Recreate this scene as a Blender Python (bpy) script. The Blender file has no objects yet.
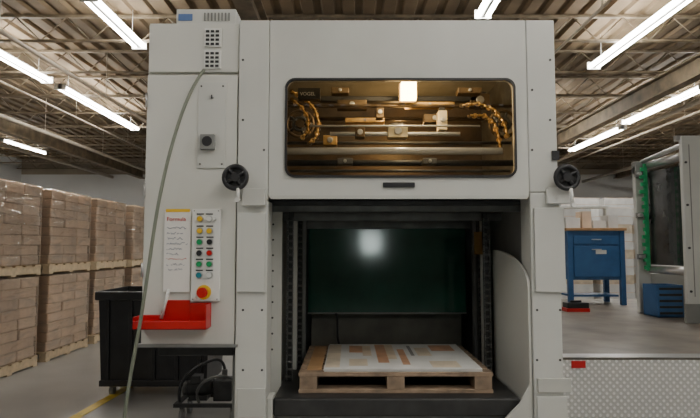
import bpy, bmesh, math, random
from mathutils import Vector, Matrix, noise
random.seed(7)
F=560.0; TH=math.atan(39/560.0); CH=1.5
def pw(px,py,d):
    u=px-350; v=209-py
    t=d/(F*math.cos(TH)-v*math.sin(TH))
    return u*t, CH+t*(F*math.sin(TH)+v*math.cos(TH))
def atz(px,py,z):
    u=px-350; v=209-py
    dz=F*math.sin(TH)+v*math.cos(TH); t=(z-CH)/dz
    return u*t, t*(F*math.cos(TH)-v*math.sin(TH))
D=2.8
def fx(px,py=209,d=D): return pw(px,py,d)[0]
def fz(py,d=D): return pw(350,py,d)[1]

# ---------------- materials
def mat(name,col,rough=0.5,metal=0.0,var=0.12,scale=6.0,bump=0.0,bscale=40.0,spec=0.5,rnd=0.0,coat=0):
    m=bpy.data.materials.new(name); m.use_nodes=True
    nt=m.node_tree; b=nt.nodes['Principled BSDF']
    tc=nt.nodes.new('ShaderNodeTexCoord')
    n=nt.nodes.new('ShaderNodeTexNoise'); n.inputs['Scale'].default_value=scale; n.inputs['Detail'].default_value=6
    nt.links.new(tc.outputs['Object'],n.inputs['Vector'])
    r=nt.nodes.new('ShaderNodeValToRGB')
    r.color_ramp.elements[0].position=0.3; r.color_ramp.elements[1].position=0.72
    r.color_ramp.elements[0].color=(col[0]*(1-var),col[1]*(1-var),col[2]*(1-var),1)
    r.color_ramp.elements[1].color=(min(1,col[0]*(1+var)),min(1,col[1]*(1+var)),min(1,col[2]*(1+var)),1)
    nt.links.new(n.outputs['Fac'],r.inputs['Fac'])
    out=r.outputs['Color']
    if rnd>0:
        oi=nt.nodes.new('ShaderNodeObjectInfo'); mp=nt.nodes.new('ShaderNodeMapRange')
        mp.inputs['To Min'].default_value=1-rnd; mp.inputs['To Max'].default_value=1+rnd
        nt.links.new(oi.outputs['Random'],mp.inputs['Value'])
        h=nt.nodes.new('ShaderNodeHueSaturation'); nt.links.new(mp.outputs[0],h.inputs['Value']); nt.links.new(out,h.inputs['Color']); out=h.outputs['Color']
    nt.links.new(out,b.inputs['Base Color'])
    b.inputs['Roughness'].default_value=rough; b.inputs['Metallic'].default_value=metal
    b.inputs['Specular IOR Level'].default_value=spec
    if coat: b.inputs['Coat Weight'].default_value=coat
    if bump>0:
        n2=nt.nodes.new('ShaderNodeTexNoise'); n2.inputs['Scale'].default_value=bscale
        nt.links.new(tc.outputs['Object'],n2.inputs['Vector'])
        bp=nt.nodes.new('ShaderNodeBump'); bp.inputs['Strength'].default_value=bump; bp.inputs['Distance'].default_value=0.01
        nt.links.new(n2.outputs['Fac'],bp.inputs['Height']); nt.links.new(bp.outputs['Normal'],b.inputs['Normal'])
    return m
def emis(name,col,s):
    m=bpy.data.materials.new(name); m.use_nodes=True; nt=m.node_tree; nt.nodes.clear()
    e=nt.nodes.new('ShaderNodeEmission'); e.inputs[0].default_value=(*col,1); e.inputs[1].default_value=s
    o=nt.nodes.new('ShaderNodeOutputMaterial'); nt.links.new(e.outputs[0],o.inputs[0]); return m
def film(name,col,gl,rough,tcol=(1,1,1),diff=0.0,bump=0):
    m=bpy.data.materials.new(name); m.use_nodes=True; nt=m.node_tree; nt.nodes.clear()
    t=nt.nodes.new('ShaderNodeBsdfTransparent'); t.inputs[0].default_value=(*tcol,1)
    g=nt.nodes.new('ShaderNodeBsdfGlossy'); g.inputs['Roughness'].default_value=rough; g.inputs['Color'].default_value=(*col,1)
    lw=nt.nodes.new('ShaderNodeFresnel'); lw.inputs[0].default_value=1.45
    ad=nt.nodes.new('ShaderNodeMath'); ad.operation='ADD'; ad.inputs[1].default_value=gl; nt.links.new(lw.outputs[0],ad.inputs[0])
    mx=nt.nodes.new('ShaderNodeMixShader'); nt.links.new(ad.outputs[0],mx.inputs[0]); nt.links.new(t.outputs[0],mx.inputs[1]); nt.links.new(g.outputs[0],mx.inputs[2])
    last=mx.outputs[0]
    n=None
    if bump:
        tc=nt.nodes.new('ShaderNodeTexCoord'); mp=nt.nodes.new('ShaderNodeMapping'); mp.inputs['Scale'].default_value=(1,1,3.2); mp.inputs['Rotation'].default_value=(0.25,0,0)
        nt.links.new(tc.outputs['Object'],mp.inputs[0])
        n=nt.nodes.new('ShaderNodeTexNoise'); n.inputs['Scale'].default_value=2.6; n.inputs['Distortion'].default_value=0.8; n.inputs['Detail'].default_value=3
        nt.links.new(mp.outputs[0],n.inputs['Vector'])
        bp=nt.nodes.new('ShaderNodeBump'); bp.inputs['Strength'].default_value=bump; bp.inputs['Distance'].default_value=0.05
        nt.links.new(n.outputs['Fac'],bp.inputs['Height']); nt.links.new(bp.outputs[0],g.inputs['Normal'])
    if diff>0:
        d=nt.nodes.new('ShaderNodeBsdfDiffuse'); d.inputs[0].default_value=(*col,1)
        m2=nt.nodes.new('ShaderNodeMixShader'); m2.inputs[0].default_value=diff
        if n:
            mr=nt.nodes.new('ShaderNodeMapRange'); mr.inputs['From Min'].default_value=.5; mr.inputs['From Max'].default_value=.8; mr.inputs['To Min'].default_value=diff*.6; mr.inputs['To Max'].default_value=diff*3
            nt.links.new(n.outputs['Fac'],mr.inputs['Value']); nt.links.new(mr.outputs[0],m2.inputs[0])
        nt.links.new(last,m2.inputs[1]); nt.links.new(d.outputs[0],m2.inputs[2]); last=m2.outputs[0]
    o=nt.nodes.new('ShaderNodeOutputMaterial'); nt.links.new(last,o.inputs[0]); return m

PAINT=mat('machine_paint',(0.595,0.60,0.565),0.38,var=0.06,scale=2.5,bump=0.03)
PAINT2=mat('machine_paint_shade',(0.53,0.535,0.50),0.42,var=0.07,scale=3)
CREAM=mat('cabinet_paint',(0.63,0.63,0.585),0.4,var=0.05,scale=2,bump=0.02)
GAP=mat('seam_dark',(0.05,0.05,0.05),0.8)
BLACK=mat('black_plastic',(0.02,0.02,0.022),0.4,var=0.3)
GLOSSBLK=mat('glossy_black_sheet',(0.03,0.033,0.033),0.15,var=0.3,spec=0.8)
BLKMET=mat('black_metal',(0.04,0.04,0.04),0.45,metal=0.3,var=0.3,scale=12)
DARK=mat('dark_steel',(0.12,0.12,0.115),0.4,metal=0.4,var=0.35,scale=9)
GREYP=mat('grey_paint_dark',(0.22,0.225,0.215),0.5,var=0.15)
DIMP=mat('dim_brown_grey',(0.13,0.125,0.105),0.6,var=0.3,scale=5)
STEEL=mat('bright_steel',(0.6,0.6,0.6),0.3,metal=0.8,var=0.15)
SILVER=mat('pale_silver_roller',(0.80,0.80,0.80),0.22,metal=0.2,var=0.08)
GREEN=mat('dark_green_gloss',(0.018,0.085,0.058),0.09,var=0.3,scale=3,spec=0.5,bump=0.06,bscale=2.5)
RED=mat('red_plastic',(0.50,0.012,0.014),0.3,var=0.08)
WHITE=mat('white_plastic',(0.75,0.75,0.72),0.4,var=0.03)
PAPER=mat('paper',(0.78,0.76,0.72),0.6,var=0.03)
YEL=mat('yellow_plastic',(0.8,0.5,0.03),0.4,var=0.05)
GRN=mat('green_button',(0.02,0.30,0.10),0.35,var=0.05)
TEAL=mat('teal_button',(0.02,0.22,0.28),0.35,var=0.05)
BLUEB=mat('blue_sticker',(0.10,0.18,0.40),0.4,var=0.05)
INKR=mat('red_ink',(0.6,0.03,0.03),0.6); INKB=mat('blue_grey_ink',(0.12,0.14,0.25),0.6)
CABLE=mat('grey_green_cable',(0.20,0.22,0.17),0.5,var=0.1)
WOOD=mat('pallet_wood',(0.28,0.20,0.135),0.7,var=0.35,scale=14,bump=0.2)
WOOD2=mat('pallet_wood_pale',(0.66,0.52,0.34),0.7,var=0.2,scale=14,bump=0.2)
CARTON=mat('carton_board',(0.74,0.575,0.43),0.7,var=0.14,scale=5,rnd=0.11)
BRASS=mat('amber_metal',(0.75,0.48,0.18),0.3,metal=0.6,var=0.3,scale=14)
BRONZE=mat('bronze_dark',(0.14,0.095,0.05),0.4,metal=0.5,var=0.4,scale=10)
CREAMB=mat('cream_block',(0.72,0.62,0.42),0.4,var=0.1)
AMBW=mat('amber_wall',(0.07,0.048,0.026),0.5,var=0.7,scale=5)
BLUE=mat('blue_bench_paint',(0.03,0.11,0.27),0.4,var=0.15)
BENCHT=mat('bench_top_wood',(0.42,0.25,0.12),0.5,var=0.2)
STRIPG=mat('green_strip',(0.03,0.42,0.16),0.4,var=0.1)
WHITEB=mat('white_board',(0.72,0.72,0.70),0.6,var=0.1,rnd=0.08)
CEILM=mat('ceiling_deck_paint',(0.17,0.12,0.068),0.8,var=0.45,scale=0.9)
JOIST=mat('joist_steel',(0.20,0.155,0.10),0.6,var=0.45,scale=4)
PIPE=mat('pipe_paint',(0.42,0.36,0.28),0.5,var=0.15)
WALLM=mat('wall_paint',(0.74,0.74,0.73),0.8,var=0.06,scale=0.7)
WALLD=mat('wall_upper_brown',(0.34,0.29,0.22),0.8,var=0.2,scale=1)
WALLF=mat('wall_dim_paint',(0.16,0.16,0.145),0.8,var=0.2,scale=1)
FIXW=mat('fixture_white',(0.75,0.75,0.72),0.4,var=0.03)
TUBE=emis('fluorescent_tube',(1.0,0.98,0.925),64)
WARM=emis('warm_lamp',(1.0,0.66,0.26),40)
HILITE=emis('highlight_glow',(0.85,1.0,0.95),20)  # glow of the added pane that gives the backstop panel its highlight
GLASS=film('window_glass',(1,1,1),0.0,0.02,(0.95,0.93,0.88))
WRAP=film('stretch_wrap',(0.92,0.87,0.80),0.12,0.12,(0.99,0.98,0.96),0.09,0.8)
AMBF=film('amber_plastic',(0.6,0.4,0.15),0.02,0.1,(0.8,0.55,0.25),0.4)
ORANGE=mat('rust_print',(0.55,0.30,0.17),0.5,var=0.25,scale=8)
BEIGE=mat('beige_print',(0.64,0.55,0.42),0.5,var=0.2,scale=8)
YLINE=mat('yellow_line_paint',(0.72,0.52,0.06),0.5,var=0.2,scale=10)
RACK=mat('rack_orange',(0.6,0.14,0.04),0.5)
FLOORM=mat('floor_concrete',(0.36,0.355,0.34),0.28,var=0.2,scale=1.3,bump=0.08,bscale=9)
DECKM=mat('deck_plate',(0.20,0.175,0.145),0.4,var=0.4,scale=2.5,bump=0.1,bscale=15)
def diamond():
    m=bpy.data.materials.new('diamond_plate'); m.use_nodes=True; nt=m.node_tree; b=nt.nodes['Principled BSDF']
    tc=nt.nodes.new('ShaderNodeTexCoord')
    def wave(rot,sc):
        mp=nt.nodes.new('ShaderNodeMapping'); mp.inputs['Rotation'].default_value=(0,rot,0)
        nt.links.new(tc.outputs['Object'],mp.inputs[0])
        w=nt.nodes.new('ShaderNodeTexWave'); w.inputs['Scale'].default_value=sc; w.bands_direction='X'
        nt.links.new(mp.outputs[0],w.inputs[0]); return w
    a=wave(math.radians(45),8); c=wave(math.radians(-45),8)
    mu=nt.nodes.new('ShaderNodeMath'); mu.operation='MULTIPLY'
    nt.links.new(a.outputs['Fac'],mu.inputs[0]); nt.links.new(c.outputs['Fac'],mu.inputs[1])
    r=nt.nodes.new('ShaderNodeValToRGB'); r.color_ramp.elements[0].position=0.25; r.color_ramp.elements[1].position=0.6
    r.color_ramp.elements[0].color=(0.60,0.595,0.57,1); r.color_ramp.elements[1].color=(0.92,0.91,0.89,1)
    nt.links.new(mu.outputs[0],r.inputs[0]); nt.links.new(r.outputs[0],b.inputs['Base Color'])
    bp=nt.nodes.new('ShaderNodeBump'); bp.inputs['Strength'].default_value=0.4; bp.inputs['Distance'].default_value=0.01
    nt.links.new(mu.outputs[0],bp.inputs['Height']); nt.links.new(bp.outputs[0],b.inputs['Normal'])
    b.inputs['Metallic'].default_value=0.1; b.inputs['Roughness'].default_value=0.5
    return m
DIAM=diamond()

# ---------------- builder
COL=bpy.context.scene.collection
WO={}
def reg(o,parent,label,cat,group,kind,origin):
    COL.objects.link(o)
    WO[o.name]=Vector(origin)
    if parent is not None:
        o.parent=parent; o.location=Vector(origin)-WO[parent.name]
    else: o.location=Vector(origin)
    if label: o['label']=label
    if cat and parent is None: o['category']=cat
    if group: o['group']=group
    if kind: o['kind']=kind
    return o
def empty(name,loc,label,cat,group=None,parent=None):
    o=bpy.data.objects.new(name,None); o.empty_display_size=0.1
    return reg(o,parent,label,cat,group,None,loc)
class MB:
    def __init__(s): s.bm=bmesh.new(); s.mats=[]
    def mi(s,m):
        if m not in s.mats: s.mats.append(m)
        return s.mats.index(m)
    def hexa(s,vs,m):
        v=[s.bm.verts.new(p) for p in vs]; k=s.mi(m)
        for f in ((0,3,2,1),(4,5,6,7),(0,1,5,4),(1,2,6,5),(2,3,7,6),(3,0,4,7)):
            fc=s.bm.faces.new([v[i] for i in f]); fc.material_index=k
        return s
    def box(s,x0,x1,y0,y1,z0,z1,m):
        if x0>x1:x0,x1=x1,x0
        if y0>y1:y0,y1=y1,y0
        if z0>z1:z0,z1=z1,z0
        return s.hexa([(x0,y0,z0),(x1,y0,z0),(x1,y1,z0),(x0,y1,z0),(x0,y0,z1),(x1,y0,z1),(x1,y1,z1),(x0,y1,z1)],m)
    def cyl(s,p0,p1,r,m,seg=16,r2=None):
        p0=Vector(p0);p1=Vector(p1); r2=r if r2 is None else r2
        q=(p1-p0).to_track_quat('Z','Y'); k=s.mi(m)
        A=[];B=[]
        for i in range(seg):
            a=2*math.pi*i/seg; c=Vector((math.cos(a),math.sin(a),0))
            A.append(s.bm.verts.new(p0+q@(c*r))); B.append(s.bm.verts.new(p1+q@(c*r2)))
        for i in range(seg):
            j=(i+1)%seg; f=s.bm.faces.new((A[i],A[j],B[j],B[i])); f.material_index=k; f.smooth=True
        f=s.bm.faces.new(A[::-1]); f.material_index=k
        f=s.bm.faces.new(B); f.material_index=k
        return s
    def beam(s,p0,p1,w,m): return s.cyl(p0,p1,w,m,seg=4)
    def torus(s,c,R,r,m,axis='Y',n=28,k2=8,a0=0,a1=2*math.pi):
        k=s.mi(m); c=Vector(c); full=abs(a1-a0-2*math.pi)<1e-4; rings=[]
        cnt=n if full else n+1
        for i in range(cnt):
            a=a0+(a1-a0)*i/n
            if axis=='Y': d=Vector((math.cos(a),0,math.sin(a))); ax=Vector((0,1,0))
            elif axis=='X': d=Vector((0,math.cos(a),math.sin(a))); ax=Vector((1,0,0))
            else: d=Vector((math.cos(a),math.sin(a),0)); ax=Vector((0,0,1))
            rings.append([s.bm.verts.new(c+d*(R+r*math.cos(2*math.pi*j/k2))+ax*(r*math.sin(2*math.pi*j/k2))) for j in range(k2)])
        for i in range(n):
            A=rings[i];B=rings[(i+1)%cnt]
            for j in range(k2):
                f=s.bm.faces.new((A[j],A[(j+1)%k2],B[(j+1)%k2],B[j])); f.material_index=k; f.smooth=True
        return s
    def prism(s,pts,axis,a0,a1,m):
        k=s.mi(m)
        def mk(p,a):
            if axis=='Y': return (p[0],a,p[1])
            if axis=='X': return (a,p[0],p[1])
            return (p[0],p[1],a)
        A=[s.bm.verts.new(mk(p,a0)) for p in pts]; B=[s.bm.verts.new(mk(p,a1)) for p in pts]
        f=s.bm.faces.new(A); f.material_index=k
        f=s.bm.faces.new(B[::-1]); f.material_index=k
        n=len(pts)
        for i in range(n):
            j=(i+1)%n; f=s.bm.faces.new((A[i],B[i],B[j],A[j])); f.material_index=k
        return s
    def ring(s,outer,inner,ro,ri,y0,y1,m):
        k=s.mi(m)
        cx=(inner[0]+inner[1])/2; cz=(inner[2]+inner[3])/2
        def sdf(p,r,rad):
            hx=(r[1]-r[0])/2-rad; hz=(r[3]-r[2])/2-rad
            dx=abs(p[0]-(r[0]+r[1])/2)-hx; dz=abs(p[1]-(r[2]+r[3])/2)-hz
            return math.hypot(max(dx,0),max(dz,0))+min(max(dx,dz),0)-rad
        def hit(a,r,rad):
            lo,hi=0,10
            for _ in range(40):
                mid=(lo+hi)/2
                if sdf((cx+mid*math.cos(a),cz+mid*math.sin(a)),r,rad)>0: hi=mid
                else: lo=mid
            return (cx+lo*math.cos(a),cz+lo*math.sin(a))
        angs=set()
        for r,rad in ((outer,ro),(inner,ri)):
            for X,sx in ((r[0],1),(r[1],-1)):
                for Z,sz in ((r[2],1),(r[3],-1)):
                    if rad<=0: angs.add(math.atan2(Z-cz,X-cx))
                    else:
                        for i in range(9):
                            t=math.pi/2*i/8
                            angs.add(math.atan2(Z+sz*rad*(1-math.sin(t))-cz,X+sx*rad*(1-math.cos(t))-cx))
        angs=sorted(angs); n=len(angs)
        L=[]
        for y in (y0,y1):
            L.append([s.bm.verts.new((h[0],y,h[1])) for h in [hit(a,outer,ro) for a in angs]])
            L.append([s.bm.verts.new((h[0],y,h[1])) for h in [hit(a,inner,ri) for a in angs]])
        of,inf,ob,ib=L
        for i in range(n):
            j=(i+1)%n
            for q in ((of[i],of[j],inf[j],inf[i]),(ob[j],ob[i],ib[i],ib[j]),(of[j],of[i],ob[i],ob[j]),(inf[i],inf[j],ib[j],ib[i])):
                f=s.bm.faces.new(q); f.material_index=k
        return s
    def build(s,name,parent=None,label=None,cat=None,group=None,kind=None,bevel=0,origin=None):
        bmesh.ops.recalc_face_normals(s.bm,faces=s.bm.faces)
        cs=[v.co for v in s.bm.verts]
        mn=[min(c[i] for c in cs) for i in range(3)]; mx=[max(c[i] for c in cs) for i in range(3)]
        o3=Vector(origin) if origin else Vector(((mn[0]+mx[0])/2,(mn[1]+mx[1])/2,mn[2]))
        for v in s.bm.verts: v.co-=o3
        me=bpy.data.meshes.new(name); s.bm.to_mesh(me); s.bm.free()
        for m in s.mats: me.materials.append(m)
        o=bpy.data.objects.new(name,me); reg(o,parent,label,cat,group,kind,o3)
        if bevel>0:
            b=o.modifiers.new('bevel','BEVEL'); b.width=bevel; b.segments=2; b.limit_method='ANGLE'; b.angle_limit=math.radians(40)
        return o
def curve(name,pts,r,m,parent=None,label=None,cat=None,group=None):
    cu=bpy.data.curves.new(name,'CURVE'); cu.dimensions='3D'; cu.bevel_depth=r; cu.bevel_resolution=3; cu.resolution_u=8
    sp=cu.splines.new('NURBS'); sp.points.add(len(pts)-1); o3=Vector(pts[0])
    for i,p in enumerate(pts): sp.points[i].co=(*(Vector(p)-o3),1)
    sp.use_endpoint_u=True; sp.order_u=4
    t=bpy.data.objects.new(name+'_tmp',cu); COL.objects.link(t)
    dg=bpy.context.evaluated_depsgraph_get(); me=bpy.data.meshes.new_from_object(t.evaluated_get(dg))
    bpy.data.objects.remove(t); me.materials.clear(); me.materials.append(m); me.name=name
    for p in me.polygons: p.use_smooth=True
    o=bpy.data.objects.new(name,me); return reg(o,parent,label,cat,group,None,o3)
def text(name,body,size,loc,m,parent,label=None):
    cu=bpy.data.curves.new(name,'FONT'); cu.body=body; cu.size=size; cu.extrude=0.0005; cu.align_x='LEFT'
    t=bpy.data.objects.new(name+'_tmp',cu); COL.objects.link(t)
    dg=bpy.context.evaluated_depsgraph_get(); me=bpy.data.meshes.new_from_object(t.evaluated_get(dg))
    bpy.data.objects.remove(t); me.materials.clear(); me.materials.append(m); me.name=name
    me.transform(Matrix.Rotation(math.pi/2,4,'X'))
    o=bpy.data.objects.new(name,me); return reg(o,parent,label,None,None,None,loc)
def copy_tree(root,loc,**kw):
    n=root.copy(); COL.objects.link(n); n.location=loc; WO[n.name]=Vector(loc)
    for k,v in kw.items(): n[k]=v
    def rec(a,b):
        for c in a.children:
            d=c.copy(); COL.objects.link(d); d.parent=b; d.location=c.location
            rec(c,d)
    rec(root,n); return n

# ---------------- room
CZ=5.0; YB=22.0; XL=-13.0; XR=13.0; YF=-8.0
MB().box(XL,XR,YF,YB,-0.1,0,FLOORM).build('floor',kind='structure',label='worn grey polished concrete warehouse floor')
cb=MB(); n=int((XR-XL)/0.3)
pts=[(XL,CZ+0.12)]
for i in range(n):
    x=XL+i*0.3; pts+= [(x,CZ),(x+0.16,CZ),(x+0.19,CZ+0.05),(x+0.27,CZ+0.05)]
pts+=[(XR,CZ),(XR,CZ+0.12)]
cb.prism(pts,'Y',YF,YB,CEILM); cb.build('ceiling',kind='structure',label='brownish corrugated metal roof deck')
w=MB(); w.box(XL,XR,YB,YB+0.15,0,4.4,WALLM); w.box(XL,XR,YB,YB+0.15,4.4,CZ,WALLD); w.build('wall_back',kind='structure')
w=MB(); w.box(XL-0.15,XL,YF,YB,0,CZ,WALLM); w.build('wall_left',kind='structure')
w=MB(); w.box(XR,XR+0.15,YF,YB,0,CZ,WALLM); w.build('wall_right',kind='structure')
MB().box(XL,XR,YF-0.15,YF,0,CZ,WALLF).build('wall_front',kind='structure')
MB().box(0.35,0.85,YF+0.005,YF+0.02,1.35,1.95,HILITE).box(0.29,0.35,YF,YF+0.04,1.29,2.01,FIXW).box(0.85,0.91,YF,YF+0.04,1.29,2.01,FIXW).box(0.35,0.85,YF,YF+0.04,1.95,2.01,FIXW).box(0.35,0.85,YF,YF+0.04,1.29,1.35,FIXW).build('highlight_pane_1',kind='structure')  # unseen framed glowing pane, added behind the camera to reflect in the green backstop
a=atz(70,418,0); b2=atz(128,393,0)
y=MB(); y.hexa([(a[0]-.05,a[1]-1.2,0.001),(a[0]+.05,a[1]-1.2,0.001),(b2[0]+.05,9.0,0.001),(b2[0]-.05,9.0,0.001),
   (a[0]-.05,a[1]-1.2,0.004),(a[0]+.05,a[1]-1.2,0.004),(b2[0]+.05,9.0,0.004),(b2[0]-.05,9.0,0.004)],YLINE)
y.build('trim_1',kind='structure',label='painted yellow aisle line on the floor')

def joist(y):
    m=MB(); zt=CZ-0.01; zb=CZ-0.42
    m.box(XL,XR,y-0.03,y+0.03,zt-0.04,zt,JOIST); m.box(XL,XR,y-0.03,y+0.03,zb,zb+0.03,JOIST)
    x=XL; up=False
    while x<XR-0.3:
        m.beam((x,y,zb+0.02 if not up else zt-0.03),(x+0.38,y,zt-0.03 if not up else zb+0.02),0.011,JOIST); up=not up; x+=0.38
    return m.build('roof_joist',label='brown painted open-web steel joist under the roof deck',cat='joist',group='roof joists')
j0=joist(5.2)
yy=6.7
while yy<YB:
    j=j0.copy(); COL.objects.link(j); j.location=(j0.location.x,yy,j0.location.z); WO[j.name]=Vector(j.location); yy+=1.5
for gx in (-8.2,-1.2,5.6,10.5):
    m=MB(); m.box(gx-0.1,gx+0.1,4.2,YB-0.02,CZ-0.46,CZ-0.43,JOIST); m.box(gx-0.012,gx+0.012,4.2,YB-0.02,CZ-0.74,CZ-0.46,JOIST); m.box(gx-0.1,gx+0.1,4.2,YB-0.02,CZ-0.77,CZ-0.74,JOIST)
    m.build('roof_girder',label='brown steel girder running below the joists',cat='girder',group='roof girders')
for (px_,zz,rr) in ((-7.0,4.15,0.04),(6.2,4.1,0.045),(9.2,4.12,0.05),(-4.3,4.16,0.03),(-6.3,4.5,0.018),(3.1,4.45,0.02),(7.7,4.5,0.025),(-9.4,4.3,0.06)):
    m=MB(); m.cyl((px_,4.5,zz),(px_,YB-0.001,zz),rr,PIPE)
    for k in range(5): m.cyl((px_,6.7+k*3,zz),(px_,6.7+k*3,CZ),0.008,PIPE,seg=6)
    m.build('overhead_pipe',label='pale painted pipe hanging below the ceiling',cat='pipe',group='overhead pipes')

# fluorescent fixtures
def fixture(x,y0,y1,z=4.5):
    r=empty('fluorescent_light',(x,(y0+y1)/2,z),'long twin-tube fluorescent strip light hanging from the roof','ceiling light','fluorescent strip lights')
    m=MB(); m.prism([(x-0.035,z+0.05),(x-0.035,z+0.13),(x+0.035,z+0.13),(x+0.035,z+0.05),(x+0.02,z+0.03),(x-0.02,z+0.03)],'Y',y0,y1,FIXW)
    for yy in (y0,y1-0.02): m.box(x-0.11,x+0.11,yy,yy+0.02,z+0.01,z+0.13,FIXW)
    for yy in (y0+0.3,y1-0.3): m.cyl((x,yy,z+0.13),(x,yy,CZ-0.005),0.005,FIXW,seg=6)
    m.build('light_housing',r)
    for dx in (-0.068,0.068):
        MB().cyl((x+dx,y0+0.03,z+0.055),(x+dx,y1-0.03,z+0.055),0.03,TUBE,seg=10).build('fluorescent_tube',r,'glowing white fluorescent tube')
    return r
def lrow(p0,p1,z=4.5,xx=None):
    A=atz(*p0,z);B=atz(*p1,z); x=(A[0]+B[0])/2 if xx is None else xx
    fixture(x,min(A[1],B[1]),max(A[1],B[1]),z)
lrow((60,90),(135,131)); lrow((-5,47),(50,84),xx=-5.55); lrow((82,2),(145,50)); lrow((0,142),(43,155)); 
lrow((690,0),(593,70)); lrow((702,90),(628,125)); lrow((622,130),(572,152)); lrow((500,0),(470,20),xx=1.75)
fixture(4.2,12.0,14.4);fixture(-10.3,11.5,14.0);fixture(-1.5,12,14.4)
for x in (-3.4,1.75,4.2):
    for y0 in (-4.4,-0.4): fixture(x,y0,y0+2.4)  # unseen fixtures behind the camera, added as front fill

# ---------------- pallets and carton loads
def pallet(loc,w,l,label,group,h=0.13,wm=WOOD,nb=6,name='wooden_pallet'):
    r=empty(name,loc,label,'pallet',group); x,y,z=loc
    for i in range(nb):
        bw=l/nb*0.72; yc=y-l/2+bw/2+i*(l-bw)/(nb-1)
        MB().box(x-w/2,x+w/2,yc-bw/2,yc+bw/2,z+h-0.02,z+h,wm).build('deck_board',r,bevel=0.002)
    for sx in (-1,0,1):
        MB().box(x+sx*(w/2-0.05)-0.045,x+sx*(w/2-0.05)+0.045,y-l/2,y+l/2,z+0.02,z+h-0.02,wm).build('stringer',r,bevel=0.003)
    for sy in (-1,0,1):
        MB().box(x-w/2,x+w/2,y+sy*(l/2-0.05)-0.05,y+sy*(l/2-0.05)+0.05,z,z+0.02,wm).build('bottom_board',r,bevel=0.002)
    return r
def load(loc,w,l,h,nz):
    x,y,z=loc
    r=empty('wrapped_carton_load',loc,'stretch-wrapped block of tan cartons stacked on a wooden pallet','carton load','wrapped carton loads along the aisle')
    ch=h/nz; cw=w/2; cl=l/3; base=None
    for iz in range(nz):
        for iy in range(3):
            for ix in range(2):
                cx=x-w/2+cw*(ix+.5)+random.uniform(-.018,.018); cy=y-l/2+cl*(iy+.5)
                o3=Vector((cx,cy,z+iz*ch))
                if base is None:
                    base=MB().box(cx-cw/2+.005,cx+cw/2-.005,cy-cl/2+.001,cy+cl/2-.001,o3.z+.0005,o3.z+ch-.001,CARTON).build('carton',r,bevel=0.014)
                else:
                    c=base.copy(); COL.objects.link(c); c.parent=r; c.location=o3-WO[r.name]+Vector((0,0,0.0005))
    MB().box(x-w/2-.022,x+w/2+.022,y-l/2-.004,y+l/2+.004,z+.003,z+h+.012,WRAP).build('plastic_wrap',r,'clear wrinkled shiny stretch film',bevel=0.02)
    return r
P0=L0=None
SX=-4.52
for i,yc in enumerate((6.70,8.08,9.48,10.92,12.3)):
    for k in range(2):
        z=k*1.155
        if P0 is None:
            P0=pallet((SX,yc,z),1.04,1.18,'rough wooden pallet under wrapped cartons','aisle pallets',wm=WOOD2); L0=load((SX,yc,z+0.13),1.0,1.12,1.0,8)
        else:
            copy_tree(P0,(SX,yc,z)); copy_tree(L0,(SX+random.uniform(-.02,.02),yc+random.uniform(-.02,.02),z+0.13))

# ---------------- machine
MX=(fx(237)+fx(565))/2
M=empty('die_cutting_press',(MX,3.5,0),'large pale grey industrial press with lit window and open stacking bay','printing machine')
zt=fz(20)
xA=fx(237); xB=fx(269,150); xC=fx(528,150); xD=fx(556,100); xL1=fx(267,300); xR0=fx(532,300); xR1=fx(565,350)
zH=fz(197)
YBK=4.3
cl=fx(148,60); cr=xA-0.003
zc0=fz(345)
cab=MB(); cab.box(cl-0.012,cr,2.84,3.3,zc0,zt-0.01,CREAM); cab=cab.build('control_cabinet',M,'cream-painted electrical cabinet',bevel=0.004)
MB().box(cl,cr-0.002,2.815,2.84,fz(71),zt-0.012,CREAM).build('cabinet_top_panel',cab,bevel=0.003)
MB().box(cl-0.004,cr-0.004,2.81,2.84,zc0,fz(74),CREAM).build('cabinet_door',cab,bevel=0.004)
MB().box(fx(169),fx(231),2.85,3.2,zt-0.01,fz(5),PAINT).box(fx(171),fx(186),2.846,2.85,fz(17),fz(10),BLUEB).build('exhaust_box',cab,'small pale vented box with a blue sticker',bevel=0.003)
g=MB()
for i in range(8): g.box(fx(198+i*3.6),fx(199.6+i*3.6),2.845,2.85,fz(17),fz(9),GREYP)
g.build('vent_slots',cab)
for (y0,y1) in ((28,46),(50,68)):
    g=MB(); g.box(fx(201),fx(218),2.805,2.815,fz(y1),fz(y0),WHITE)
    for r in range(4):
        zz=fz(y0+3+r*4.2); 
        for c in range(3): g.box(fx(202.5+c*5),fx(206+c*5),2.802,2.806,zz-0.006,zz+0.006,BLACK)
    g.build('fan_grille',cab,'white fan vent with dark slots')
pl=MB(); pl.box(fx(196),fx(224),2.803,2.81,fz(168),fz(82),PAINT)
for (a_,b_) in ((199,86),(221,86),(199,164),(221,164)):
    pl.cyl((fx(a_),2.80,fz(b_)),(fx(a_),2.804,fz(b_)),0.005,GAP,seg=8)
pl.build('access_plate',cab,bevel=0.001)
so=MB(); so.box(fx(200),fx(214),2.775,2.803,fz(150),fz(135),GREYP); so.cyl((fx(207),2.772,fz(142)),(fx(207),2.776,fz(142)),0.026,BLACK)
so.build('power_socket',cab,'dark grey power socket',bevel=0.003)
MB().cyl((fx(210),2.795,fz(97)),(fx(210),2.803,fz(97)),0.009,STEEL).box(fx(209.4),fx(210.6),2.794,2.796,fz(99),fz(95),BLACK).build('lock',cab,'small metal lock')
for py_ in (100,190,270):
    MB().cyl((cl-0.004,2.806,fz(py_+7)),(cl-0.004,2.806,fz(py_-7)),0.007,STEEL,seg=10).build('hinge',cab)
MB().box(fx(137,345),fx(238,345),2.80,2.83,zc0-0.012,zc0+0.004,GREYP).build('cabinet_sill',cab)
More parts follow.
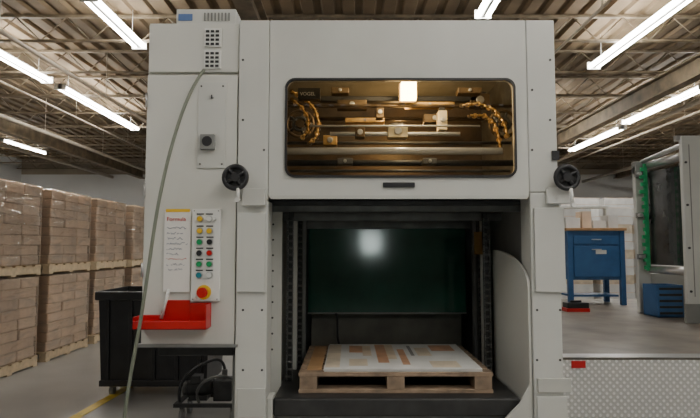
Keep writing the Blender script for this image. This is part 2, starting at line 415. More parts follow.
MB().box(cl+0.02,cr,3.0,3.3,zc0-0.09,zc0-0.002,BLKMET).box(cr-0.05,cr,3.0,3.3,0,zc0-0.002,GREYP).build('cabinet_support',M,'dark steel bracket',bevel=0.004)
cp=MB(); cp.box(fx(193),fx(221),2.79,2.81,fz(301),fz(209),WHITE)
for (a_,b_) in ((195,211),(219,211),(195,299),(219,299)): cp.cyl((fx(a_),2.787,fz(b_)),(fx(a_),2.79,fz(b_)),0.003,GAP,seg=8)
cp=cp.build('control_panel',M,'white push-button panel',bevel=0.003)
btn=[(201,219,YEL),(210,219,WHITE),(201,231,YEL),(210.5,231,YEL),(201,242,GRN),(211,242,BLACK),(201,253,BLACK),(211,253,RED),(201,264,GRN),(211,264,GRN),(201,275,TEAL),(211,275,WHITE),(215.5,219,WHITE)]
cn={YEL:'yellow',WHITE:'white',GRN:'green',BLACK:'black',RED:'red',TEAL:'teal'}
for (a_,b_,c_) in btn:
    MB().cyl((fx(a_),2.784,fz(b_)),(fx(a_),2.79,fz(b_)),0.017 if a_<215 else 0.008,STEEL,seg=16).cyl((fx(a_),2.775,fz(b_)),(fx(a_),2.784,fz(b_)),0.013 if a_<215 else 0.006,c_).build('push_button',cp,cn[c_]+' push button')
    if a_<215: MB().box(fx(a_-3.5),fx(a_+3.5),2.788,2.79,fz(b_-4.2),fz(b_-5.4),BLACK).build('button_tag',cp)
MB().cyl((fx(206),2.786,fz(292)),(fx(206),2.79,fz(292)),0.036,YEL,seg=24).cyl((fx(206),2.765,fz(292)),(fx(206),2.787,fz(292)),0.015,RED).cyl((fx(206),2.745,fz(292)),(fx(206),2.765,fz(292)),0.025,RED,seg=24).build('emergency_stop_button',cp,'red mushroom emergency stop on a yellow ring')

MB().box(xA,xB-0.003,2.80,2.84,fz(200),zt,PAINT).build('corner_panel',M,bevel=0.005)
hole=(fx(286),fx(516),fz(176),fz(80))
fc=MB(); fc.ring((xB,xC,zH,zt-0.002),hole,0,0.045,2.80,2.83,PAINT)
fc=fc.build('front_cover',M,'pale grey cover around the inspection window')
wf=MB(); wf.ring((hole[0]-0.008,hole[1]+0.008,hole[2]-0.008,hole[3]+0.008),(hole[0]+0.003,hole[1]-0.003,hole[2]+0.003,hole[3]-0.003),0.05,0.042,2.79,2.805,BLACK)
wf=wf.build('window_frame',M,'black rounded rubber window frame')
MB().box(hole[0],hole[1],2.812,2.817,hole[2],hole[3],GLASS).build('window_pane',M,'clear glossy inspection window')
MB().box(xC+0.003,xD,2.80,2.84,fz(192),zt,PAINT).build('corner_panel',M,bevel=0.005)
sh=MB()
sh.box(xA+0.01,xD-0.01,2.84,4.3,zt-0.03,zt-0.005,GREYP)
sh.box(xA+0.005,xA+0.03,2.84,4.3,zH-0.1,zt-0.03,DARK); sh.box(xD-0.03,xD-0.005,2.84,4.3,zH-0.1,zt-0.03,DARK)
sh.box(xA+0.01,xD-0.01,4.27,4.3,zH-0.1,zt-0.03,AMBW)
sh.box(xA+0.03,xD-0.03,2.84,4.27,zH+0.01,zH+0.035,BLKMET)
sh.box(xA+0.03,hole[0]-0.06,2.84,2.87,zH+.035,zt-.03,GAP); sh.box(hole[1]+0.06,xD-.03,2.84,2.87,zH+.035,zt-.03,GAP)
sh.build('upper_housing',M,'housing shell behind the window')
MB().box(fx(383),fx(415),2.79,2.80,fz(187.5),fz(182.5),BLACK).build('grip_handle',fc,'black recessed grip',bevel=0.003)
MB().box(xB+0.01,xC-0.01,2.792,2.80,fz(199),fz(195.5),PAINT2).build('cover_edge',fc)
def bolts(lst,par,m=GAP,y=2.797,r=0.006):
    for (a_,b_) in lst: MB().cyl((fx(a_,b_),y,fz(b_)),(fx(a_,b_),y+0.004,fz(b_)),r,m,seg=10).build('bolt',par)
bolts([(243,60),(243,120),(550,60),(550,120),(532,90),(532,150),(264,150)],M)
lc=MB(); lc.box(xA,xL1,2.80,2.96,0,fz(200)-0.002,PAINT); lc=lc.build('column',M,'pale grey front column',bevel=0.006)
rc=MB(); rc.box(xR0,xR1-0.01,2.80,2.96,0,fz(192)-0.002,PAINT); rc=rc.build('column',M,'pale grey front column',bevel=0.006)
bolts([(243,310),(243,370),(262,310),(262,370),(560,310),(560,360),(537,310),(537,360)],M)
MB().box(fx(238),fx(266),2.785,2.80,fz(292),fz(213),PAINT).build('column_cover_plate',lc,bevel=0.003)
MB().box(fx(238,350),fx(266,350),2.788,2.80,fz(417),fz(388),PAINT2).build('column_foot_plate',lc,bevel=0.003)
MB().box(fx(533),fx(563),2.785,2.80,fz(292),fz(208),PAINT).build('column_cover_plate',rc,bevel=0.003)
MB().box(fx(537,380),fx(570,380),2.785,2.80,fz(392),fz(378),PAINT2).build('column_clamp',rc,bevel=0.003)
MB().box(fx(536,380),fx(566,380),2.788,2.80,0.3,fz(396),PAINT).build('column_foot_plate',rc,bevel=0.003)
MB().box(fx(243),fx(266),2.77,2.80,fz(206),fz(189),PAINT).build('wheel_bracket',lc,'small grey bracket',bevel=0.003)
MB().box(fx(546),fx(571),2.77,2.80,fz(204),fz(188),WHITE).build('wheel_bracket',rc,'small pale bracket',bevel=0.003)
MB().box(fx(553),fx(560),2.79,2.80,fz(160),fz(151),BLACK).build('sensor',M,'small black sensor')
def handwheel(px_,py_,hx,hy):
    x=fx(px_,py_); z=fz(py_)
    h=MB(); h.torus((x,2.735,z),0.055,0.012,BLACK); h.cyl((x,2.72,z),(x,2.80,z),0.022,BLACK)
    for k in range(4):
        a=k*math.pi/2+0.6; h.beam((x,2.735,z),(x+0.053*math.cos(a),2.735,z+0.053*math.sin(a)),0.012,BLACK)
    h.cyl((x,2.742,z),(x,2.752,z),0.045,BLKMET,seg=24)
    h=h.build('handwheel',M,'black spoked handwheel')
    x2=fx(hx,hy);z2=fz(hy)
    MB().cyl((x2-0.002,2.73,z-0.055),(x2,2.72,z2),0.009,WHITE,seg=12).cyl((x2,2.715,z2-0.012),(x2,2.70,z2-0.012),0.012,WHITE,seg=12).build('crank_handle',h,'white crank handle')
handwheel(238,179,241,199); handwheel(562,179,566,204)
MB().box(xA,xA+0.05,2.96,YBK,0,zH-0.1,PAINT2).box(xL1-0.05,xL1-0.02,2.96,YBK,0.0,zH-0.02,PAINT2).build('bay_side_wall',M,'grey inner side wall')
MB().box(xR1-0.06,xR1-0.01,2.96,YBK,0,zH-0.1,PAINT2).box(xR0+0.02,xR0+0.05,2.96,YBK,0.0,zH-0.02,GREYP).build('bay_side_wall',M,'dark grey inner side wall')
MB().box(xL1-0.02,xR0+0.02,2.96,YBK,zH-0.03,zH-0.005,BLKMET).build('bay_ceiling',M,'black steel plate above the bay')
b=MB()
for (yy,z_,hh) in ((3.0,zH-0.06,0.03),(3.4,zH-0.09,0.05),(3.9,zH-0.12,0.06)): b.box(xL1-0.02,xR0+0.02,yy,yy+0.05,z_,z_+hh,DARK)
b.build('bay_cross_bars',M)
gd=4.0
gx0,gx1=pw(308,270,gd)[0],pw(466,270,gd)[0]; gz0,gz1=pw(350,313,gd)[1],pw(350,221,gd)[1]
MB().box(gx0,gx1,gd,gd+0.02,gz0,gz1,GREEN).build('backstop_panel',M,'glossy dark green backstop panel',bevel=0.006)
MB().box(gx0,gx1,gd-0.006,gd,gz0-0.006,gz0+0.004,GREYP).build('backstop_edge',M)
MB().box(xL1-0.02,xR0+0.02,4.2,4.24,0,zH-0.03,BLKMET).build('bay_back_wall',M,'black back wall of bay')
pz=pw(350,345,4.1)[1]
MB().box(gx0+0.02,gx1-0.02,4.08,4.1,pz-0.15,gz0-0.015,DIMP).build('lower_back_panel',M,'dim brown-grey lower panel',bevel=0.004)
curve('inner_cable',[(fx(336,318,4.0),3.98,gz0),(fx(340,318,4.0),3.97,gz0-0.08),(fx(334,318,4.0),3.97,gz0-0.16),(fx(342,318,4.0),3.97,gz0-0.25)],0.008,BLACK,M,'thin black cable')
def vchain(x,y,z0,z1):
    m=MB(); m.box(x-0.012,x+0.012,y+0.02,y+0.05,z0,z1,BLKMET)
    z=z0
    while z<z1-0.04:
        m.cyl((x-0.016,y,z+0.02),(x+0.016,y,z+0.02),0.006,DARK,seg=8)
        m.box(x-0.018,x-0.013,y-0.010,y+0.010,z+0.003,z+0.037,DARK); m.box(x+0.013,x+0.018,y-0.010,y+0.010,z+0.003,z+0.037,DARK); z+=0.04
    m.build('lift_chain',M,'oily black lift chain')
vchain(fx(290,280,3.2),3.2,0.6,zH-0.05); vchain(fx(300,280,3.6),3.6,0.6,zH-0.05)
vchain(fx(481,280,3.6),3.6,0.6,zH-0.05); vchain(fx(487,280,3.3),3.3,0.6,zH-0.05)
for px_,d_ in ((295,3.5),(304,3.85),(475,3.85),(484,3.5)):
    x=fx(px_,280,d_)
    MB().box(x-0.012,x+0.012,d_,d_+0.05,0.5,zH-0.04,PAINT2 if px_ in(295,484) else GREYP).build('guide_rail',M,'grey steel guide rail',bevel=0.003)
for i in range(9): MB().cyl((fx(273,280,3.1),3.088,0.95+i*0.085),(fx(273,280,3.1),3.091,0.95+i*0.085),0.006,GAP,seg=8).build('wall_screw',M)
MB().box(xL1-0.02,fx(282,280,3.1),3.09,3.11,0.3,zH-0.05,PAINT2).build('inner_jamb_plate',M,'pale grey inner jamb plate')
ya,yb=2.815,3.36; xg=xR0-0.003
zt1=pw(350,250,3.36)[1]
pts=[(ya,0.2),(yb,0.2),(yb,zt1)]
for i in range(1,13):
    t=math.pi/2*i/12
    pts.append((yb-(yb-ya)*math.sin(t), zt1-0.18*(1-math.cos(t))))
gp=MB(); gp.prism(pts,'X',xg-0.012,xg,CREAM)
for v in gp.bm.verts: v.co.x-=0.035*(v.co.y-ya)/(yb-ya)
gp.build('side_guard',M,'pale grey guard panel with curved top')
MB().box(xR0-0.13,xR0-0.05,3.48,3.49,1.46,1.60,AMBF).build('amber_shield',M,'translucent amber plastic shield')
zp=0.755
MB().box(xL1+0.03,xR0-0.055,2.84,3.98,zp-0.09,zp,BLKMET).build('lift_platform',M,'black steel lift platform',bevel=0.01)
MB().box(xL1,xR0-0.08,2.965,3.02,0.05,zp-0.10,GREYP).build('front_kick_plate',M,'dark grey lower plate')
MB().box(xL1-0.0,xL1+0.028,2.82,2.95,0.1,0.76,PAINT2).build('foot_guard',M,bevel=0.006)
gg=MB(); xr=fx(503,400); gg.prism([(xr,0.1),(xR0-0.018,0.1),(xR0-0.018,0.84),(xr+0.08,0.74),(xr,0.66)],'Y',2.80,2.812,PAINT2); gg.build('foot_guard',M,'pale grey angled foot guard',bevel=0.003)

def hbar(py_,d_,r,m,a=288,b_=512,name='cross_shaft',lab=None):
    x0=pw(a,py_,d_)[0];x1=pw(b_,py_,d_)[0];z=pw(350,py_,d_)[1]
    return MB().cyl((x0,d_,z),(x1,d_,z),r,m,seg=20).build(name,M,lab)
hbar(151,2.95,0.019,SILVER,285,502,'roller','long bright silver roller'); hbar(134,3.2,0.012,SILVER,330,460,'roller','bright steel roller')
hbar(106,3.4,0.010,BRONZE,280,520); hbar(119,3.7,0.012,BRONZE,280,520); hbar(143,3.5,0.010,DARK,280,520); hbar(171,3.0,0.008,DARK,290,510); hbar(126,3.15,0.006,SILVER,310,480)
hbar(163,3.2,0.018,BLKMET,280,520)
MB().box(pw(320,98,3.6)[0],pw(480,98,3.6)[0],3.6,3.66,pw(350,101,3.6)[1],pw(350,96,3.6)[1],BLKMET).build('cross_beam',M,'dark cross beam',bevel=.004)
for px_,py_,w_,h_,d_,m_ in ((398,131,20,13,3.16,CREAMB),(435,118,22,9,3.45,BRONZE),(352,104,30,9,3.5,BRONZE),(430,104,50,5,3.5,BRASS),(443,120,9,20,3.3,CREAMB),(365,120,40,5,3.6,BRASS),(380,112,8,12,3.4,BRONZE),(480,100,20,14,3.6,BRONZE),(330,140,14,10,3.3,BRASS),(345,161,16,6,3.1,DARK),(430,161,14,6,3.1,DARK),(360,132,10,10,3.18,BRONZE),(470,90,24,6,3.3,BRONZE),(340,90,18,6,3.3,BRONZE)):
    x,z=pw(px_,py_,d_); w2=w_*d_/F/2; h2=h_*d_/F/2
    MB().box(x-w2,x+w2,d_,d_+0.08,z-h2,z+h2,m_).cyl((x,d_-0.01,z),(x,d_,z),min(w2,h2)*0.6,STEEL,seg=12).box(x-w2*0.7,x+w2*0.7,d_+0.02,d_+0.06,z+h2,z+h2*1.4,BLKMET).build('gripper_block',M,'amber-lit metal bracket block',bevel=0.004)
def arcchain(pts,d_):
    m=MB(); 
    P=[Vector((pw(a,b_,d_)[0],d_,pw(a,b_,d_)[1])) for a,b_ in pts]
    fine=[]
    for i in range(len(P)-1):
        for t in range(3): fine.append(P[i].lerp(P[i+1],t/3))
    for i,p in enumerate(fine):
        m.cyl(p+Vector((0,-.012,0)),p+Vector((0,.012,0)),0.014,BRASS if i%2 else BRONZE,seg=12)
        if i+1<len(fine):
            a=p+Vector((0,-.014,0)); b_=fine[i+1]+Vector((0,-.014,0)); m.beam(a,b_,0.007,BRASS)
    m.build('gripper_chain',M,'brassy gripper chain following a curved rail')
arcchain([(292,92),(306,100),(315,110),(319,124),(316,138),(306,146)],3.2)
arcchain([(292,100),(302,108),(308,118),(308,132),(300,140)],3.22)
arcchain([(462,106),(478,104),(494,110),(504,124),(508,142)],3.2)
arcchain([(470,116),(484,116),(494,124),(499,140),(500,158)],3.25)
for s_,px_ in ((0,300),(1,503)):
    x,z=pw(px_,124,3.35); m=MB(); m.torus((x,3.35,z),0.08,0.010,BRONZE); m.torus((x,3.35,z),0.04,0.010,DARK); m.cyl((x,3.33,z),(x,3.42,z),0.025,BRONZE)
    for k in range(5): m.beam((x,3.35,z),(x+0.08*math.cos(k*1.2566),3.35,z+0.08*math.sin(k*1.2566)),0.01,DARK)
    m.build('sprocket',M,'bronze-coloured chain sprocket')
ib=MB().box(pw(298,93,2.95)[0],pw(320,93,2.95)[0],2.95,3.0,pw(350,99,2.95)[1],pw(350,88,2.95)[1],BLACK).build('lubricator_box',M,'small black box with white lettering')
text('lettering','VOGEL',0.026,(pw(300,93,2.95)[0],2.948,pw(350,95.5,2.95)[1]),WHITE,ib,'white lettering')
x,z=pw(409,90,3.3)
MB().box(x-0.045,x+0.045,3.3,3.36,z-0.05,z+0.05,WARM).box(x-0.055,x+0.055,3.36,3.38,z-0.06,z+0.06,BRONZE).build('interior_lamp',M,'warm glowing lamp inside the housing')
def light(kind,loc,e,col,size=0.1):
    l=bpy.data.lights.new(kind.lower()+'_light',kind); l.energy=e; l.color=col; l.shadow_soft_size=size
    o=bpy.data.objects.new(kind.lower()+'_light',l); o.location=loc; COL.objects.link(o); return o
light('POINT',(x,3.05,z+0.05),13,(1,0.80,0.52),0.04)
light('POINT',(x,3.9,2.27),7,(1,0.60,0.22),0.05)

# ---------------- things on machine
n=MB(); n.box(fx(165),fx(191),2.800,2.806,fz(292),fz(211),PAPER); n.box(fx(166),fx(190),2.7985,2.80,fz(212),fz(209),YEL)
NT=n.build('paper_notice',None,'handwritten paper sheet with red heading taped to the cabinet','notice',None)
text('lettering','Formula',0.029,(fx(167),2.7985,fz(221)),INKR,NT,'red handwritten heading')
hw=MB()
for row in range(9):
    z=fz(228+row*5.2); xx=fx(167.5); xe=fx(random.uniform(180,189)); prev=None; random.seed(row)
    while xx<xe:
        p=Vector((xx,2.7993,z+random.uniform(-.006,.006)))
        if prev is not None and random.random()>0.15: hw.beam(prev,p,0.0011,INKB if row!=6 else INKR)
        prev=p; xx+=0.005
hw.build('handwriting',NT,'dense illegible handwriting')
zt0,zt1_=fz(327),fz(303); tx0,tx1=fx(143),fx(213)
t=MB(); t.box(tx0,tx1,2.70,2.800,zt0,zt0+0.008,RED); t.box(tx0,tx1,2.70,2.706,zt0,zt0+0.042,RED); t.box(tx0,tx0+.006,2.70,2.800,zt0,zt0+.06,RED); t.box(tx1-.006,tx1,2.70,2.785,zt0,zt1_,RED); t.box(fx(167),fx(192),2.796,2.802,zt0,fz(300),RED); t.box(fx(192),tx1,2.796,2.802,zt0,fz(302.5),RED); t.box(tx0,fx(167),2.796,2.802,zt0,zt0+.06,RED)
t.build('parts_tray',None,'shallow red plastic tray fixed to the cabinet door','tray',bevel=0.003)
MB().cyl((fx(163,290),2.785,fz(318)),(fx(170,290),2.782,fz(289)),0.008,WHITE,seg=8).build('pencil',None,'pale stick standing in the red tray','pen')
def cp3(a,b,d): q=pw(a,b,d); return (q[0],d,q[1])
curve('hanging_cable',[cp3(204,70,2.79),cp3(200,75,2.77),cp3(188,95,2.74),cp3(176,130,2.72),cp3(165,170,2.70),cp3(156,215,2.68),cp3(149,265,2.67),cp3(141,320,2.66),cp3(134,355,2.66),cp3(129,385,2.66),cp3(124,415,2.66),(fx(121,410,2.66),2.66,0.35),(fx(120,410,2.66),2.7,0.02),(fx(135,410,2.66),2.95,0.015)],0.0085,CABLE,None,'thick grey-green cable hanging down the cabinet front','cable')

# ---------------- pallet in bay with sheets
PH=0.105
pb=pallet((fx(396,380,2.92),3.33,zp+0.001),1.0,0.80,'worn wooden pallet on the lift platform',None,h=PH,wm=WOOD,nb=7)
sx=fx(396,380,2.92)
s=MB()
zs=zp+PH+0.002
for i in range(4): s.box(sx-0.37+random.uniform(-.004,.004),sx+0.45,2.95+random.uniform(-.004,.004),3.69,zs+i*0.004,zs+i*0.004+0.003,WHITEB)
ss=s.build('printed_sheet_stack',None,'short stack of printed white cardboard sheets on the pallet','cardboard sheets')
zz=zs+0.0152
pp=MB()
for (a0,a1,b0,b1,mm) in ((-.365,-.29,2.98,3.66,BEIGE),(-.08,-.02,3.1,3.66,ORANGE),(-.02,.03,3.2,3.66,BEIGE),(.05,.09,3.05,3.5,ORANGE),(.2,.35,2.98,3.14,BEIGE),(-.24,-.16,3.4,3.62,ORANGE),(-.16,-.11,3.3,3.62,BEIGE),(.26,.40,3.45,3.64,ORANGE),(-.24,-.14,3.02,3.2,BEIGE),(.12,.14,3.3,3.62,GREYP),(.16,.24,3.3,3.55,BEIGE)):
    pp.box(sx+a0,sx+a1,b0,b1,zz,zz+0.001,mm)
pp.build('printed_areas',ss,'muted rust and beige printed patches')
MB().box(sx-0.46,sx-0.385,2.98,3.66,zs,zs+0.006,BENCHT).build('kraft_strip',None,'brown kraft strip beside the sheets','cardboard')

# ---------------- bins and pump
def tub(x0,x1,y0,y1,z0,z1,label):
    r=empty('plastic_tub',((x0+x1)/2,(y0+y1)/2,0),label,'bin')
    t=MB(); i=0.035
    t.hexa([(x0+i,y0+i,z0),(x1-i,y0+i,z0),(x1-i,y1-i,z0),(x0+i,y1-i,z0),(x0,y0,z1),(x1,y0,z1),(x1,y1,z1),(x0,y1,z1)],BLACK)
    t.bm.faces.ensure_lookup_table()
    bmesh.ops.delete(t.bm,geom=[t.bm.faces[1]],context='FACES_ONLY')
    ob=t.build('tub_body',r); so=ob.modifiers.new('solid','SOLIDIFY'); so.thickness=0.01; so.offset=-1
    rm=MB(); rm.box(x0-.03,x1+.03,y0-.03,y0,z1-.09,z1,BLACK).box(x0-.03,x1+.03,y1,y1+.03,z1-.09,z1,BLACK).box(x0-.03,x0,y0,y1,z1-.09,z1,BLACK).box(x1,x1+.03,y0,y1,z1-.09,z1,BLACK); rm.build('rim',r,bevel=0.02)
    rb=MB(); nr=max(4,int((x1-x0)/.2))
    for k in range(nr):
        xx=x0+0.1+k*(x1-x0-0.2)/(nr-1); rb.hexa([(xx-.02,y0+i-.02,z0+.03),(xx+.02,y0+i-.02,z0+.03),(xx+.02,y0+i+.01,z0+.03),(xx-.02,y0+i+.01,z0+.03),(xx-.02,y0-.025,z1-.05),(xx+.02,y0-.025,z1-.05),(xx+.02,y0+.01,z1-.05),(xx-.02,y0+.01,z1-.05)],BLACK)
    rb.box(x0+i-.01,x1-i+.01,y0+i-.03,y0+i,z0,z0+.06,BLACK)
    rb.build('ribs',r,bevel=.006)
    for xx in (x0+.12,x1-.12):
        for yy in (y0+.12,y1-.12):
            MB().cyl((xx-.02,yy,.05),(xx+.02,yy,.05),.05,GREYP).box(xx-.03,xx+.03,yy-.03,yy+.03,.09,z0,BLKMET).build('caster',r,'small grey caster wheel',bevel=0.003)
    return r
tub(-2.56,-1.42,5.75,6.5,0.105,1.06,'bulky black plastic rolling tub with ribbed sides')
pu=empty('vacuum_pump',(-1.2,5.1,0),'small dark vacuum pump on a wheeled steel frame','pump')
f=MB()
for yy in (4.92,5.26): f.box(-1.52,-0.96,yy,yy+.03,.13,.16,BLKMET)
for xx in (-1.52,-0.99): f.box(xx,xx+.03,4.95,5.26,.13,.16,BLKMET)
f.build('pump_frame',pu,'dark steel angle frame')
for xx in (-1.46,-1.02):
    for yy in (4.98,5.22): MB().cyl((xx-.015,yy,.055),(xx+.015,yy,.055),.055,GREYP).box(xx-.018,xx+.018,yy-.018,yy+.018,.08,.13,DARK).build('caster',pu,'grey caster wheel')
mo=MB(); mo.cyl((-1.44,5.1,.25),(-1.22,5.1,.27),.07,BLKMET,seg=24).cyl((-1.48,5.1,.25),(-1.44,5.1,.25),.06,DARK,seg=24)
mo.box(-1.40,-1.32,5.03,5.15,.31,.37,BLKMET).box(-1.42,-1.26,5.03,5.17,.16,.20,BLKMET); mo.build('motor',pu,'dark electric motor')
MB().box(-1.20,-1.04,5.0,5.2,.16,.34,BLKMET).cyl((-1.24,5.1,.27),(-1.18,5.1,.27),.03,DARK).cyl((-1.12,5.1,.34),(-1.12,5.1,.42),.025,DARK).build('pump_head',pu,'dark pump head',bevel=.01)
curve('pump_hose',[(-1.12,5.1,.42),(-1.14,5.1,.52),(-1.26,5.08,.50),(-1.42,5.0,.42),(-1.5,4.98,.3),(-1.48,4.96,.17)],.013,BLACK,pu,'black rubber hose')
curve('pump_hose',[(-1.04,5.05,.28),(-0.97,5.0,.3),(-1.0,4.9,.4),(-1.2,4.88,.42),(-1.35,4.9,.28),(-1.3,4.93,.17)],.012,DARK,pu,'dark hose')

# ---------------- deck on the right
dz=0.64; dy=4.5
dk=MB(); dk.box(1.30,7.5,dy,9.6,0.0,dz-0.02,GREYP); dk=dk.build('raised_deck',None,'raised steel work platform with diamond-plate front','platform')
MB().box(1.30,7.5,dy-0.01,9.6,dz-0.02,dz,DECKM).build('deck_surface',dk,'worn brown-grey steel deck surface')
MB().box(1.30,7.5,dy-0.022,dy-0.001,0.0,dz-0.02,DIAM).build('diamond_plate_skirt',dk,'silver diamond-plate skirt')
MB().box(1.30,7.5,dy-0.03,dy+0.12,dz-.002,dz+0.004,STEEL).build('edge_trim',dk,'bright steel edge strip')
MB().box(1.74,1.85,dy-0.03,dy-0.022,dz-0.08,dz-0.025,RED).build('warning_tape',dk,'red tape on the deck edge')
DZ=dz+0.002
bd=8.5
def q(px_,py_): return pw(px_,py_,bd)
bx0,bx1=q(568,250)[0],q(625,250)[0]
wb=empty('workbench',((bx0+bx1)/2,bd+.3,DZ),'blue steel workbench with wooden top and drawers','workbench')
ztop=q(350,228)[1]
MB().box(bx0-.03,bx1+.03,bd-.02,bd+.65,ztop-.04,ztop,BENCHT).build('bench_top',wb,'brown wooden top',bevel=.004)
for xx in (bx0,bx1-.07):
    for yy in (bd,bd+.55): MB().box(xx,xx+.07,yy,yy+.07,DZ,ztop-.04,BLUE).build('leg',wb)
MB().box(bx0+.03,bx1-.03,bd+.02,bd+.6,q(350,280)[1],ztop-.04,BLUE).build('drawer_cabinet',wb,bevel=.004)
MB().box(bx0+.07,bx1-.07,bd+.1,bd+.5,dz+.12,dz+.15,BLUE).build('lower_shelf',wb)
for (p0,p1) in ((244,236),(277,246)):
    dr=MB().box(bx0+.09,bx1-.09,bd,bd+.02,q(350,p0)[1],q(350,p1)[1],BLUE).build('drawer',wb,bevel=.004)
    MB().box(bx0+.36,bx0+.5,bd-.025,bd,q(350,p1+4)[1],q(350,p1+3)[1],STEEL).build('handle',dr,'steel handle')
    if p0==277: MB().box(bx0+.42,bx0+.58,bd-.005,bd,q(350,254)[1],q(350,250)[1],WHITE).build('drawer_label',dr,'white label plate')
for xx in (bx0,bx1-.03): MB().box(xx,xx+.03,bd+.58,bd+.62,ztop,q(350,204)[1],PAINT2).build('rack_post',wb,'pale grey post')
MB().box(bx0,bx1,bd+.5,bd+.64,q(350,206)[1],q(350,204)[1],PAINT2).build('upper_shelf',wb,'pale grey shelf')
for i,(xx,w_,h_,mm) in enumerate(((.02,.22,.16,WHITEB),(.27,.14,.26,CARTON),(.44,.2,.12,WHITEB),(.67,.15,.2,WHITEB))):
    MB().box(bx0+xx,bx0+xx+w_,bd+.1,bd+.35,ztop+.001,ztop+h_,mm).box(bx0+xx+.01,bx0+xx+w_-.01,bd+.21,bd+.24,ztop+h_,ztop+h_+.002,BEIGE).build('small_box',None,'small cardboard box standing on the workbench','box',group='boxes on the workbench',bevel=.003)
for i,(a_,b_,t_,d_) in enumerate(((558,592,210,12.6),(598,633,206,12.6),(642,690,208,12.6),(560,600,199,16.5),(604,640,196,16.5))):
    x0=pw(a_,200,d_)[0];x1=pw(b_,200,d_)[0];z1=pw(350,t_,d_)[1]; yc=d_+.5; xc=(x0+x1)/2
    pallet((xc,yc,0),x1-x0,1.0,'wooden pallet under white board','white board pallets',h=.13)
    s=MB(); z=.131; k=0
    random.seed(i)
    while z<z1-.1:
        j=random.uniform(-.012,.012); hh=.19; s.box(x0+.02+j,x1-.02+j,yc-.48,yc+.48,z,z+hh-.012,WHITEB if k%3 else BEIGE); s.box(x0+.04,x1-.04,yc-.46,yc+.46,z+hh-.012,z+hh,CARTON); z+=hh; k+=1
    s.build('white_board_stack',None,'tall stack of white board bundles on a pallet','board stack',group='white board stacks')
rk=empty('pallet_rack',(7.0,19.2,0),'orange and grey pallet rack standing near the far wall','rack')
for xx in (5.9,8.6,11.3):
    MB().box(xx-.05,xx+.05,19,19.1,0,3.2,BLUE).box(xx-.05,xx+.05,19.9,20,0,3.2,BLUE).build('rack_upright',rk)
for zz_ in (1.4,3.05): MB().box(5.95,11.25,18.96,19.0,zz_,zz_+.12,RACK).build('rack_beam',rk,'orange beam')

fu=empty('sheet_feeder_frame',(4.1,7.1,DZ),'pale grey machine frame with black belt and green guide strips','machine')
d1=6.5; x0,zt_=pw(681,136,d1); x1=pw(745,136,d1)[0]
MB().box(x0,x1,d1,d1+.06,DZ,zt_,PAINT).build('near_side_frame',fu,bevel=.01)
MB().box(x0+.08,x0+.09,d1-.005,d1,dz+.3,zt_-.1,GREYP).build('frame_seam',fu)
for zz_ in (1.0,1.5,2.0,2.5): MB().cyl((x0+.04,d1-.012,zz_),(x0+.04,d1,zz_),.014,GAP,seg=10).build('bolt',fu)
MB().box(x0-.03,x1+.05,d1-.01,d1+.02,DZ,pw(350,304,d1)[1],GREYP).build('frame_foot',fu)
d2=7.5; a0,_=pw(636,200,d2); a1=pw(648,200,d2)[0]; zf=pw(350,166,d2)[1]
MB().box(a0,a1,d2,d2+.08,DZ,zf,PAINT).build('far_side_frame',fu,bevel=.01)
MB().box(a0-.0,a1+.02,d2-.02,d2+.1,zf-.12,zf+.06,GREYP).build('frame_head',fu,bevel=.01)
MB().box(a1,pw(682,200,d2)[0],d2,d2+.06,DZ,1.16,PAINT2).build('lower_skirt',fu,'pale grey lower skirt plate',bevel=.005)
bx=pw(652,200,7.3)[0]
by0,by1=6.58,7.46
bl=MB(); pr=[]
for i in range(13):
    t=i/12; pr.append((by0+(by1-by0)*t, t))
for i in range(12):
    ya_,ta=pr[i]; yb_,tb_=pr[i+1]; xa_=bx+.02+.12*math.sin(math.pi*ta); xb_=bx+.02+.12*math.sin(math.pi*tb_)
    bl.hexa([(xa_,ya_,1.28),(xa_+.03,ya_,1.28),(xb_+.03,yb_,1.28),(xb_,yb_,1.28),(xa_,ya_,2.52),(xa_+.03,ya_,2.52),(xb_+.03,yb_,2.52),(xb_,yb_,2.52)],GLOSSBLK)
bl.build('black_belt',fu,'glossy black curved sheet')
m=MB(); yy=7.40; m.box(bx-.04,bx+.005,yy,yy+.03,1.2,2.62,STRIPG)
random.seed(3)
for k in range(14): m.box(bx-.04-random.uniform(.02,.055),bx-.04,yy,yy+.03,1.22+k*.1,1.27+k*.1,STRIPG)
m.build('green_guide_strip',fu,'bright green toothed guide strip')
for zz_ in (1.22,2.6): MB().cyl((bx+.04,by0,zz_),(bx+.04,by1,zz_),.05,STEEL).build('roller',fu,'steel roller')
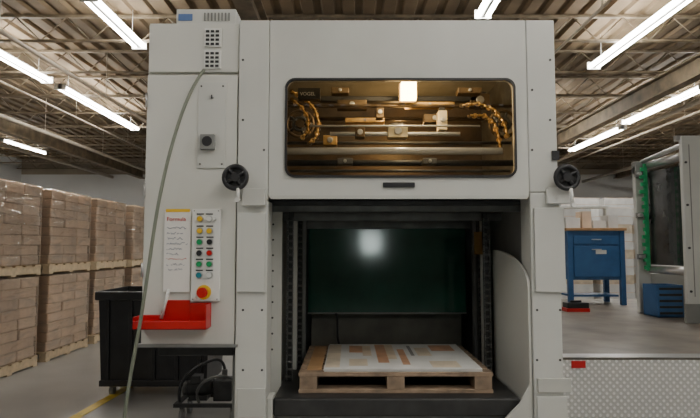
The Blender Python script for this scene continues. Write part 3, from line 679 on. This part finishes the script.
for zz_ in (1.35,1.9,2.45): MB().box(bx-.12,bx-.05,7.44,7.5,zz_,zz_+.07,GREYP).cyl((bx-.1,7.38,zz_+.035),(bx-.1,7.44,zz_+.035),.025,STEEL,seg=12).build('bracket',fu,'grey bearing bracket')
MB().box(a0,x1,d1+.02,d1+.08,zt_-.05,zt_+.01,STEEL).build('top_rail',fu,'steel top rail')
MB().cyl((a0+.1,d2,2.66),(x0+.1,d1+.05,2.74),.03,STEEL).build('tie_bar',fu,'steel tie bar')
c0,cz0=pw(658,306,7.0); c1=pw(684,306,7.0)[0]
m=MB(); h=.40
m.box(c0,c1,7.0,7.02,dz+.001,dz+h,BLUE).box(c0,c1,7.33,7.35,dz+.001,dz+h,BLUE).box(c0,c0+.02,7.02,7.33,dz+.001,dz+h,BLUE).box(c1-.02,c1,7.02,7.33,dz+.001,dz+h,BLUE).box(c0,c1,7.0,7.35,dz+.001,dz+.02,BLUE)
for k in range(5): m.box(c0+.02,c1-.02,6.992,7.0,dz+.04+k*.075,dz+.07+k*.075,BLACK)
m.build('plastic_crate',None,'blue slatted plastic crate on the deck','crate',bevel=.003)
x0_,_=pw(567,300,7.6); x1_=pw(590,300,7.6)[0]
MB().box(x0_,x1_,7.6,7.8,dz+.001,dz+.05,RED).box(x0_+.01,x1_-.01,7.61,7.79,dz+.05,dz+.12,BLACK).box(x0_+.08,x1_-.08,7.68,7.72,dz+.12,dz+.15,BLACK).build('tool_box',None,'small red and black toolbox on the deck','toolbox',bevel=.006)

w=bpy.data.worlds.new('world'); bpy.context.scene.world=w; w.use_nodes=True
w.node_tree.nodes['Background'].inputs[0].default_value=(1.0,0.97,0.92,1); w.node_tree.nodes['Background'].inputs[1].default_value=0.7
cam=bpy.data.cameras.new('camera'); co=bpy.data.objects.new('camera',cam); COL.objects.link(co)
cam.sensor_width=36; cam.lens=36*F/700; co.location=(0,0,CH); co.rotation_euler=(math.pi/2+TH,0,0); cam.clip_end=100
bpy.context.scene.camera=co
